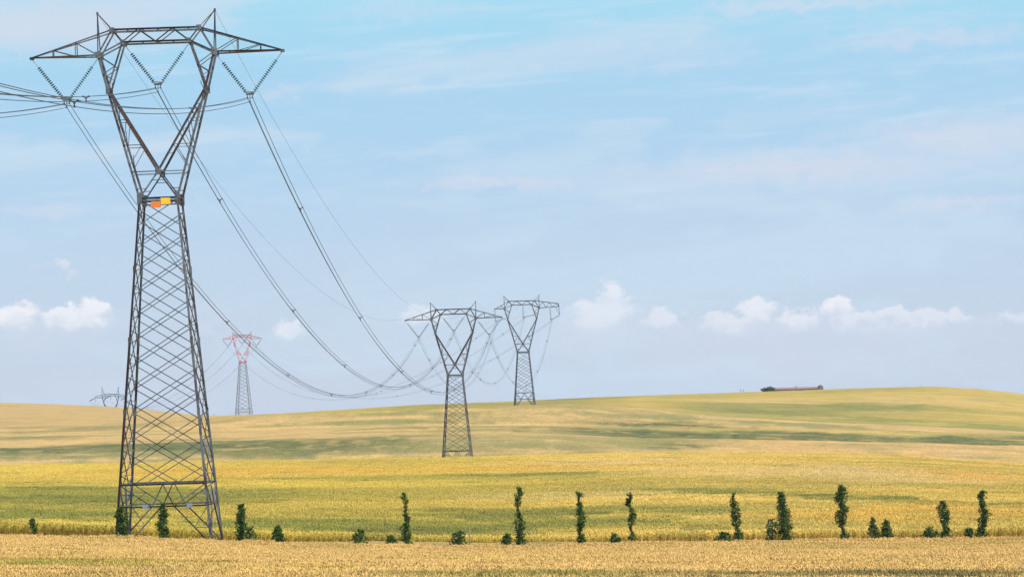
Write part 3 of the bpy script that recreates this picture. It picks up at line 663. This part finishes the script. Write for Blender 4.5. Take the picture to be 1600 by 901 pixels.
T1 = pylon('pylon', 'tall weathered steel pylon in front at the left, with orange and yellow plates', 251.4, 311.2, 227, rad(.5), rust_m=M_RUST, lift=.5)
T2 = pylon('pylon', 'grey lattice pylon with V-shaped insulators standing just behind the yellow field crest', 711.2, 585.5, 590, rad(3), rust_m=M_RUST)
T3 = pylon('pylon', 'pylon with one squared-off cross arm and straight hanging insulators on the pink hill', 817.4, 549.5, 762, rad(-3), 'angle', M_STEEL_FAR)
T4 = pylon('pylon', 'distant pylon with a red painted head behind the ridge', 379.2, 565.5, 1430, rad(-17), 'red', M_STEEL_PALE, red=True)
T5 = pylon('pylon', 'small far pylon of which only the head shows above the left hill', 173.5, 653, 1610, rad(-10), 'tension_far', M_STEEL_DARK)
# plates on the front pylon
hw = T1['hw']; H = T1['H']; y = -A_V - .14
m = MB(); m.box((-.18, y, H - .52), .74, .02, .50); m.build('number_plate', M_ORANGE, T1['root'])['label'] = 'orange plate, the lower of the two at the waist'
m = MB(); m.box((.57, y - .03, H - .27), .74, .02, .50); m.build('number_plate', M_YELLOW, T1['root'])['label'] = 'yellow plate, the upper of the two at the waist'
for u in (-1.35, 2.05):
    m = MB(); m.box((u, -hw(3.1) - .1, 3.12), .45, .02, .34); m.build('warning_plate', M_PLATE, T1['root'])

# ------------------------------------------------------------------ wires
def sagged(a, b, s, t): p = a + (b - a) * t; return p - Vector((0, 0, 4 * s * t * (1 - t)))
def conductor(a, b, s, label, spacers, n=70, r=.024):
    root = empty('conductor_bundle', a); tag(root, label, 'power line', 'conductor bundles of the power line')
    dv = (b - a); side = Vector((dv.y, -dv.x, 0)).normalized()
    for k, (u, _, z) in enumerate(SUBS):
        off = side * u + Vector((0, 0, z)); m = MB()
        m.tube([sagged(a, b, s, i / n) + off - a for i in range(n + 1)], r, 5); m.build('wire', M_WIRE, root)
    for t in spacers:
        p = sagged(a, b, s, t) - a; m = MB(); c = p + Vector((0, 0, -.41))
        m.box(c, .12, .07, .12)
        for (u, _, z) in SUBS:
            e = p + side * u + Vector((0, 0, z)); m.tube([c, e], .035, 5); m.tube([e - dv.normalized() * .09, e + dv.normalized() * .09], .06, 6)
        m.build('spacer', M_DARK, root)
    return root
def earth(a, b, s, label, r=.011):
    root = MB(); root.tube([sagged(a, b, s, i / 60) - a for i in range(61)], r, 5)
    o = root.build('earth_wire', M_WIRE); o.location = a; tag(o, label, 'wire', 'earth wires between the pylon peaks')
    return o
ph = ['left', 'middle', 'right']
az0 = rad(2)
for k in range(3):
    a = T1['att'][k]; b = a - Vector((math.sin(az0) * 350, math.cos(az0) * 350, -6))
    conductor(a, b, 14, f'triple wire running off the left edge from the {ph[k]} insulators of the front pylon', (.09, .214, .34, .46, .58, .7, .82), 110)
    conductor(a, T2['att'][k], 16.8, f'triple wire sagging from the {ph[k]} insulators of the front pylon to the grey pylon', (.09, .238, .385, .527, .675, .82, .97), 90)
    conductor(T2['att'][k], T3['att'][k], 13.6, f'short slack triple wire from the {ph[k]} insulators of the grey pylon to the squared-arm pylon', (.1, .3, .5, .7, .9), 50, .016)
    conductor(T3['att'][k], T4['att'][k], 23, f'long faint wire from the {ph[k]} insulators of the squared-arm pylon to the red-headed pylon', [(i + .5) / 12 for i in range(12)], 60, .014)
    conductor(T4['att'][k], T5['att'][k], 15, f'faint wire falling left from the {ph[k]} insulators of the red-headed pylon', (.15, .35, .55, .75), 30, .015)
for k in range(2):
    nm = ('left', 'right')[k]; a = T1['peaks'][k]
    earth(a, T2['peaks'][k], 11.5, f'thin earth wire from the {nm} peak of the front pylon to the grey pylon')
    earth(T2['peaks'][k], T3['peaks'][k], 5, f'thin earth wire from the {nm} peak of the grey pylon to the squared-arm pylon')
    earth(T3['peaks'][k], T4['peaks'][k], 16, f'thin earth wire from the {nm} peak of the squared-arm pylon to the red-headed pylon')

# ------------------------------------------------------------------ young trees and shrubs
def leaf_material(name, dark, light):
    m, t, p, out = material(name); g = t.n('ShaderNodeNewGeometry'); tc = t.n('ShaderNodeTexCoord')
    n = t.noise(tc.outputs['Object'], 2.6, 3)
    f = t.math('ADD', t.math('MULTIPLY', g.outputs['Random Per Island'], .6), t.math('MULTIPLY', n.outputs[0], .5))
    c = t.mix(t.sstep(f, .3, .95), (*dark, 1), (*light, 1))
    t.put(p.inputs['Base Color'], c); p.inputs['Roughness'].default_value = .6; p.inputs['Specular IOR Level'].default_value = .12
    tr = t.n('ShaderNodeBsdfTranslucent'); t.put(tr.inputs[0], c); mx = t.n('ShaderNodeMixShader'); mx.inputs[0].default_value = .25
    t.put(mx.inputs[1], p.outputs[0]); t.put(mx.inputs[2], tr.outputs[0]); t.put(out.inputs[0], mx.outputs[0])
    return m
M_LEAF = leaf_material('dark_leaves', (.013, .038, .006), (.075, .15, .016))
M_LEAF2 = leaf_material('shrub_leaves', (.016, .044, .008), (.075, .15, .02))
M_LEAF3 = leaf_material('pale_shrub_leaves', (.05, .075, .02), (.13, .16, .04))
M_BARK = plain('bark', (.07, .06, .05), .9, var=.4, scale=8)
def leaves(m, c, R, n, size, r):
    for _ in range(n):
        v = Vector(r.normal(size=3)); v.normalize(); p = Vector(c) + Vector((v.x, v.y, v.z * .9)) * R * (r.random() ** .45)
        a = Vector(r.normal(size=3)); a.z *= .5; a.normalize(); b = a.cross(Vector(r.normal(size=3))).normalized(); s = size * (.7 + .6 * r.random()); nn = a.cross(b) * s * .15
        m.add([p - a * s, p + b * s * .6 + nn, p + a * s, p - b * s * .6 + nn], [(0, 1, 2), (0, 2, 3)])
TREE_D = 213.
def young_tree(px, top, prof, label, seed, dens=1., name='young_tree', mat=None, dd=0.):
    r = np.random.default_rng(seed); d = TREE_D + dd; P = at(px, top, d); X = P[0]; zg = gz(X, d) - .05; h = P[2] - zg
    root = empty(name, (X, d, zg)); tag(root, label, 'tree', 'young trees in the row along the wheat')
    ph_, po, pw = zip(*prof)
    off = lambda f: float(np.interp(f, ph_, po)); wd = lambda f: float(np.interp(f, ph_, pw)) * 1.14 + .03
    m = MB(); zs = np.linspace(0, .96, 9); m.tube([(off(f) + .03 * math.sin(f * 9 + seed), .03 * math.cos(f * 7), h * f) for f in zs], [.06 * (1 - f) + .012 for f in zs], 7)
    lim = MB()
    for k in range(int(h * 3)):
        f = .12 + .8 * r.random(); a = r.random() * 6.283; L = wd(f) * .9
        m.tube([(off(f), 0, h * f), (off(f) + math.cos(a) * L * .5, math.sin(a) * L * .5, h * f + L * .8), (off(f) + math.cos(a) * L * .8, math.sin(a) * L * .8, h * f + L * 1.5)], [.02, .013, .006], 5)
    m.build('trunk', M_BARK, root, True)
    m = MB(); n = int(h * 13.5 * dens)
    for k in range(n):
        f = (k + r.random()) / n; W = wd(f)
        if W < .1 and r.random() < .6: continue
        kk = 1 + int(W > .25) + int(W > .42)
        for _ in range(kk):
            a = r.random() * 6.283; q = W * math.sqrt(r.random()); R = min(.24, .06 + W * .34)
            c = (off(f) + math.cos(a) * max(q - R * .5, 0), math.sin(a) * max(q - R * .5, 0), min(h * f, h - .06))
            leaves(m, c, R, 17, .07, r)
    m.build('crown', mat or M_LEAF, root)
    return root
def shrub(px, top, hw_px, label, seed, mat=None, cone=.0, loose=0., dd=0.):
    r = np.random.default_rng(seed); d = TREE_D + dd; P = at(px, top, d); X = P[0]; zg = gz(X, d) - .05; h = P[2] - zg; R = hw_px * (1.45 if px > 1100 else 1.15) * d / F
    root = empty('shrub', (X, d, zg)); tag(root, label, 'shrub', 'shrubs in the row along the wheat')
    m = MB()
    for k in range(9):
        a = r.random() * 6.283; q = R * .7 * r.random(); m.tube([(0, 0, 0), (math.cos(a) * q * .5, math.sin(a) * q * .5, h * .4), (math.cos(a) * q, math.sin(a) * q, h * (.6 + .3 * r.random()))], [.025, .018, .007], 5)
    m.build('stems', M_BARK, root, True)
    m = MB(); lob = [(r.normal() * R * .4, r.normal() * R * .4, .75 + .25 * r.random()) for _ in range(5)]
    n = int(60 * (h * R * 1.6 + .35))
    for k in range(n):
        f = r.random() ** .8; W = R * ((1 - f) ** .5 if cone else math.sqrt(max(1 - (f * .95) ** 2.4, .02))); a = r.random() * 6.283; q = W * math.sqrt(r.random())
        x, yy = math.cos(a) * q, math.sin(a) * q; l = lob[k % 5]; hh = h * (l[2] if math.hypot(x - l[0], yy - l[1]) < R * .8 else .8)
        leaves(m, (x, yy, max(.06, hh * f)), .13 if not loose else .1, int(8 * (1 - .45 * loose)), .075, r)
    m.build('crown', mat or M_LEAF2, root)
    return root
COLM = [(0, 0, .38), (.5, .03, .42), (.85, 0, .38), (1, -.02, .2)]
young_tree(51, 810, [(0, .05, .2), (.35, .1, .16), (.6, .02, .26), (1, -.02, .2)], 'smallest young tree, alone at the far left of the row', 11)
young_tree(189.5, 791.5, COLM, 'dense dark column of a young tree against the left leg of the front pylon', 12, 1.3)
young_tree(254, 786, [(0, .05, .38), (.25, .12, .4), (.45, -.15, .38), (.6, .0, .3), (.78, .1, .42), (.92, 0, .25), (1, -.02, .12)], 'wavy dark young tree between the legs of the front pylon', 13, 1.3)
young_tree(376, 787, [(0, .05, .42), (.4, .0, .4), (.62, -.05, .35), (.8, .08, .35), (.93, .03, .24), (1, .06, .14)], 'dense young tree just right of the front pylon with a shrub against it', 14, 1.3)
young_tree(633, 769, [(0, .0, .48), (.18, .0, .42), (.33, -.05, .3), (.38, -.18, .4), (.45, .05, .2), (.58, .05, .28), (.66, 0, .12), (.8, .02, .14), (.88, .02, .24), (.94, -.12, .22), (1, -.16, .1)], 'thin spindly young tree with a wide foot, left of the wooden stake', 15, .9)
young_tree(810, 761, [(0, .08, .45), (.15, .02, .38), (.3, .0, .36), (.42, .08, .4), (.5, .0, .26), (.6, -.05, .2), (.63, -.07, .04), (.69, -.08, .06), (.72, -.08, .26), (.85, -.05, .3), (.92, .06, .28), (1, .06, .22)], 'tall young tree whose stem shows bare below its sparse top', 16, .9)
young_tree(905, 768, [(0, .02, .42), (.2, .02, .4), (.28, -.05, .12), (.33, 0, .3), (.45, .05, .42), (.6, .03, .38), (.76, -.02, .3), (.84, -.05, .06), (.89, -.05, .08), (.93, -.05, .26), (1, -.05, .2)], 'young tree with a full body, a thin neck and a small tuft on top', 17, 1.1)
young_tree(984, 769, [(0, .12, .3), (.2, .1, .28), (.3, .0, .06), (.38, .0, .08), (.45, .05, .3), (.55, .2, .34), (.65, .1, .3), (.72, .02, .07), (.8, -.08, .3), (.9, -.02, .24), (1, .02, .16)], 'open young tree with pale stem visible in two gaps', 18, .9)
young_tree(1149, 769, [(0, .1, .5), (.15, .15, .46), (.28, .05, .24), (.34, .02, .12), (.4, -.05, .32), (.6, -.05, .36), (.75, -.1, .3), (.86, -.2, .2), (.92, -.18, .07), (.97, -.15, .2), (1, -.05, .14)], 'young tree with a little hooked tip and a low shrub at its left', 19)
young_tree(1221, 767, [(0, .2, .66), (.2, .2, .62), (.4, .15, .52), (.6, .08, .48), (.78, .02, .36), (.9, .0, .24), (1, -.1, .16)], 'broadest cone-shaped dark young tree of the row', 20, 1.3)
young_tree(1313, 758, [(0, .3, .42), (.14, .25, .38), (.23, .15, .18), (.27, .08, .08), (.33, -.02, .28), (.48, .12, .5), (.58, .18, .46), (.68, .0, .36), (.82, .0, .46), (.94, .02, .4), (1, .06, .28)], 'tallest thick young tree standing alone, with a bare notch low on its stem', 21, 1.1)
young_tree(1473, 782, [(0, .12, .44), (.22, .1, .42), (.4, .08, .24), (.55, .1, .42), (.75, .02, .46), (.9, -.08, .34), (1, -.08, .2)], 'medium young tree with a dark shrub at its left foot, near the right end', 22, 1.1)
young_tree(1535, 766, [(0, -.1, .5), (.2, -.08, .46), (.3, -.05, .24), (.42, -.02, .44), (.56, .05, .5), (.68, -.02, .3), (.78, -.06, .26), (.9, .0, .36), (1, .08, .22)], 'last tall young tree at the right end of the row', 23, 1.1)
shrub(389, 818, 11, 'feathery shrub leaning on the right side of the dense young tree', 31, loose=.5, dd=.4)
shrub(433, 816, 13, 'pointed dark shrub standing free right of the front pylon', 32, cone=1)
shrub(561, 826, 12, 'rounded bright green shrub left of the spindly tree', 33)
shrub(610, 835, 9, 'very low shrub at the left foot of the spindly tree', 34)
shrub(715, 826, 13, 'round shrub beside the wooden stake', 35)
shrub(791, 829, 9, 'small shrub at the left foot of the tall bare-stemmed tree', 36)
shrub(961, 831, 9, 'small shrub left of the open two-gap tree', 37)
shrub(1131, 828, 12, 'low wide shrub at the left foot of the hooked-tip tree', 38)
shrub(1206, 806, 10, 'straggly branching shrub on the left side of the cone-shaped tree', 39, loose=.8, mat=M_LEAF2, dd=-.3)
shrub(1364, 804, 8, 'pale green upright shrub, the left one of a pair between two tall trees', 40, mat=M_LEAF3, cone=1)
shrub(1384, 810, 11, 'dark rounded shrub, the right one of a pair between two tall trees', 41, mat=M_LEAF, cone=1)
shrub(1454, 822, 11, 'dark low shrub left of the medium tree near the right end', 42, mat=M_LEAF)
shrub(1514, 819, 6, 'narrow dark shrub just left of the last tall tree', 43, mat=M_LEAF)

M_WOOD = plain('weathered_wood', (.26, .19, .16), .9, var=.35, scale=10)
P = at(733, 817, TREE_D); zg = gz(P[0], TREE_D) - .1; h = P[2] - zg
stake = empty('wooden_stake', (P[0], TREE_D, zg)); tag(stake, 'weathered wooden stake standing upright right of the round shrub', 'stake')
m = MB(); m.tube([(0, 0, 0), (.02, 0, h * .55), (-.05, 0, h * .9)], [.055, .05, .04], 8); m.tube([(-.05, 0, h * .9), (-.06, 0, h)], [.04, .008], 8); m.build('post', M_WOOD, stake)

# ------------------------------------------------------------------ the farm on the far ridge
M_BRICK = plain('faded_brick', (.17, .10, .085), .9, var=.35, scale=.6)
M_TILE = plain('old_roof_tiles', (.17, .10, .09), .9, var=.3, scale=.8)
M_OPEN = plain('dark_opening', (.03, .028, .03), .8)
DF = 1330.
a = at(1211, 605.8, DF); b = at(1286, 603.2, DF); zg = min(gz(a[0], DF), gz(b[0], DF)) - .2
barn = empty('farm_building', ((a[0] + b[0]) / 2, DF, zg)); tag(barn, 'long low brick farm building with a tiled roof on the far ridge', 'building')
L = b[0] - a[0]; hb = (a[2] + b[2]) / 2 - zg
m = MB(); m.box((0, 3, hb * .38), L, 6, hb * .76); m.build('wall', M_BRICK, barn)
m = MB(); e = hb * .765; ov = .3
m.add([(-L / 2 - ov, -ov, e), (L / 2 + ov, -ov, e), (L / 2 + ov, 3, hb), (-L / 2 - ov, 3, hb), (L / 2 + ov, 6 + ov, e), (-L / 2 - ov, 6 + ov, e),
       (-L / 2 - ov, -ov, e - .15), (L / 2 + ov, -ov, e - .15), (L / 2 + ov, 6 + ov, e - .15), (-L / 2 - ov, 6 + ov, e - .15)],
      [(0, 1, 2, 3), (3, 2, 4, 5), (0, 6, 7, 1), (5, 4, 8, 9), (1, 7, 8, 4, 2), (0, 3, 5, 9, 6), (6, 9, 8, 7)])
roof = m.build('roof', M_TILE, barn)
m = MB(); m.box((-L * .05, 3, hb + .1), .6, .6, .7); m.build('chimney', M_BRICK, roof)
m = MB(); m.box((L / 2 - 1.0, 2.8, hb * .52), 1.6, 6.4, hb * 1.04); m.add([(L / 2 - 1.9, -.5, hb * 1.042), (L / 2 - .1, -.5, hb * 1.042), (L / 2 - .1, 6.1, hb * 1.042), (L / 2 - 1.9, 6.1, hb * 1.042), (L / 2 - 1.0, -.5, hb + .75), (L / 2 - 1.0, 6.1, hb + .75)], [(0, 1, 4), (1, 2, 5, 4), (2, 3, 5), (3, 0, 4, 5), (0, 3, 2, 1)])
m.build('end_tower', M_BRICK, barn)
for u in (-.28, -.12, .02, .2, .33):
    m = MB(); m.box((u * L, -.012, hb * .44), 1.1, .05, hb * .36); m.build('window', M_OPEN, barn)
def far_tree(px, top, hw_px, d, label, seed):
    r = np.random.default_rng(seed); P = at(px, top, d); zg = gz(P[0], d) - .2; h = P[2] - zg; R = hw_px * d / F
    root = empty('broadleaf_tree', (P[0], d, zg)); tag(root, label, 'tree', 'trees beside the farm building')
    m = MB(); m.tube([(0, 0, 0), (.05, 0, h * .35), (0, 0, h * .7)], [.22, .17, .06], 7)
    for k in range(4):
        a = k * 1.6; m.tube([(0, 0, h * .35), (math.cos(a) * R * .6, math.sin(a) * R * .6, h * .65)], [.1, .04], 5)
    m.build('trunk', M_BARK, root)
    m = MB()
    for k in range(70):
        v = Vector(r.normal(size=3)).normalized() * (r.random() ** .5); leaves(m, (v.x * R, v.y * R, h * .62 + v.z * h * .36), .55, 10, .28, r)
    m.build('crown', M_LEAF, root)
far_tree(1194, 605.5, 5, DF + 4, 'lowest dark tree at the left end of the farm building', 51)
far_tree(1201, 603, 7, DF + 3, 'highest dark tree left of the farm building', 52)
far_tree(1208, 604.8, 5, DF + 2, 'dark tree touching the left end of the farm building', 53)
M_POLE = plain('grey_pole', (.2, .2, .22), .8)
def pole(px, top, d, label):
    P = at(px, top, d); zg = gz(P[0], d) - .3; h = P[2] - zg; root = empty('utility_pole', (P[0], d, zg)); tag(root, label, 'pole', 'poles on the skyline')
    m = MB(); m.tube([(0, 0, 0), (0, 0, h)], [.16, .10], 7); m.build('shaft', M_POLE, root)
    m = MB(); m.box((0, -.16, h - .5), 1.3, .1, .12); m.build('crosspiece', M_POLE, root)
pole(1157.5, 607, 1340, 'thin pole on the ridge left of the farm trees, the left of two')
pole(1161.5, 608, 1345, 'thin pole on the ridge left of the farm trees, the right of two')
pole(271, 637.5, 1420, 'thin pole rising behind the left hill inside the front pylon')
pole(334.5, 645.5, 1400, 'short pole on the skyline right of the front pylon')

# ------------------------------------------------------------------ haze
HAZE = 0.00006
zmin = float(Zr.min()) - 1; ztop = max(v.z for v in T1['peaks']) + 8
ztop = max(ztop, max(v.z for v in T3['peaks']) + 4, max(v.z for v in T4['peaks']) + 4)
m = MB(); m.box((0, 2090, (zmin + ztop) / 2), 5400, 4400, ztop - zmin)
mh = bpy.data.materials.new('haze'); mh.use_nodes = True; t = NT(mh.node_tree); out = t.n('ShaderNodeOutputMaterial'); pv = t.n('ShaderNodeVolumePrincipled')
pv.inputs['Color'].default_value = (.80, .87, 1, 1); pv.inputs['Density'].default_value = HAZE; pv.inputs['Anisotropy'].default_value = .2
t.put(out.inputs['Volume'], pv.outputs[0])
hz = m.build('haze', mh); tag(hz, 'thin pale haze hanging over the whole farmland', 'haze', kind='stuff')
scene.cycles.volume_bounces = 0
scene.cycles.max_bounces = 6
scene.cycles.transparent_max_bounces = 8
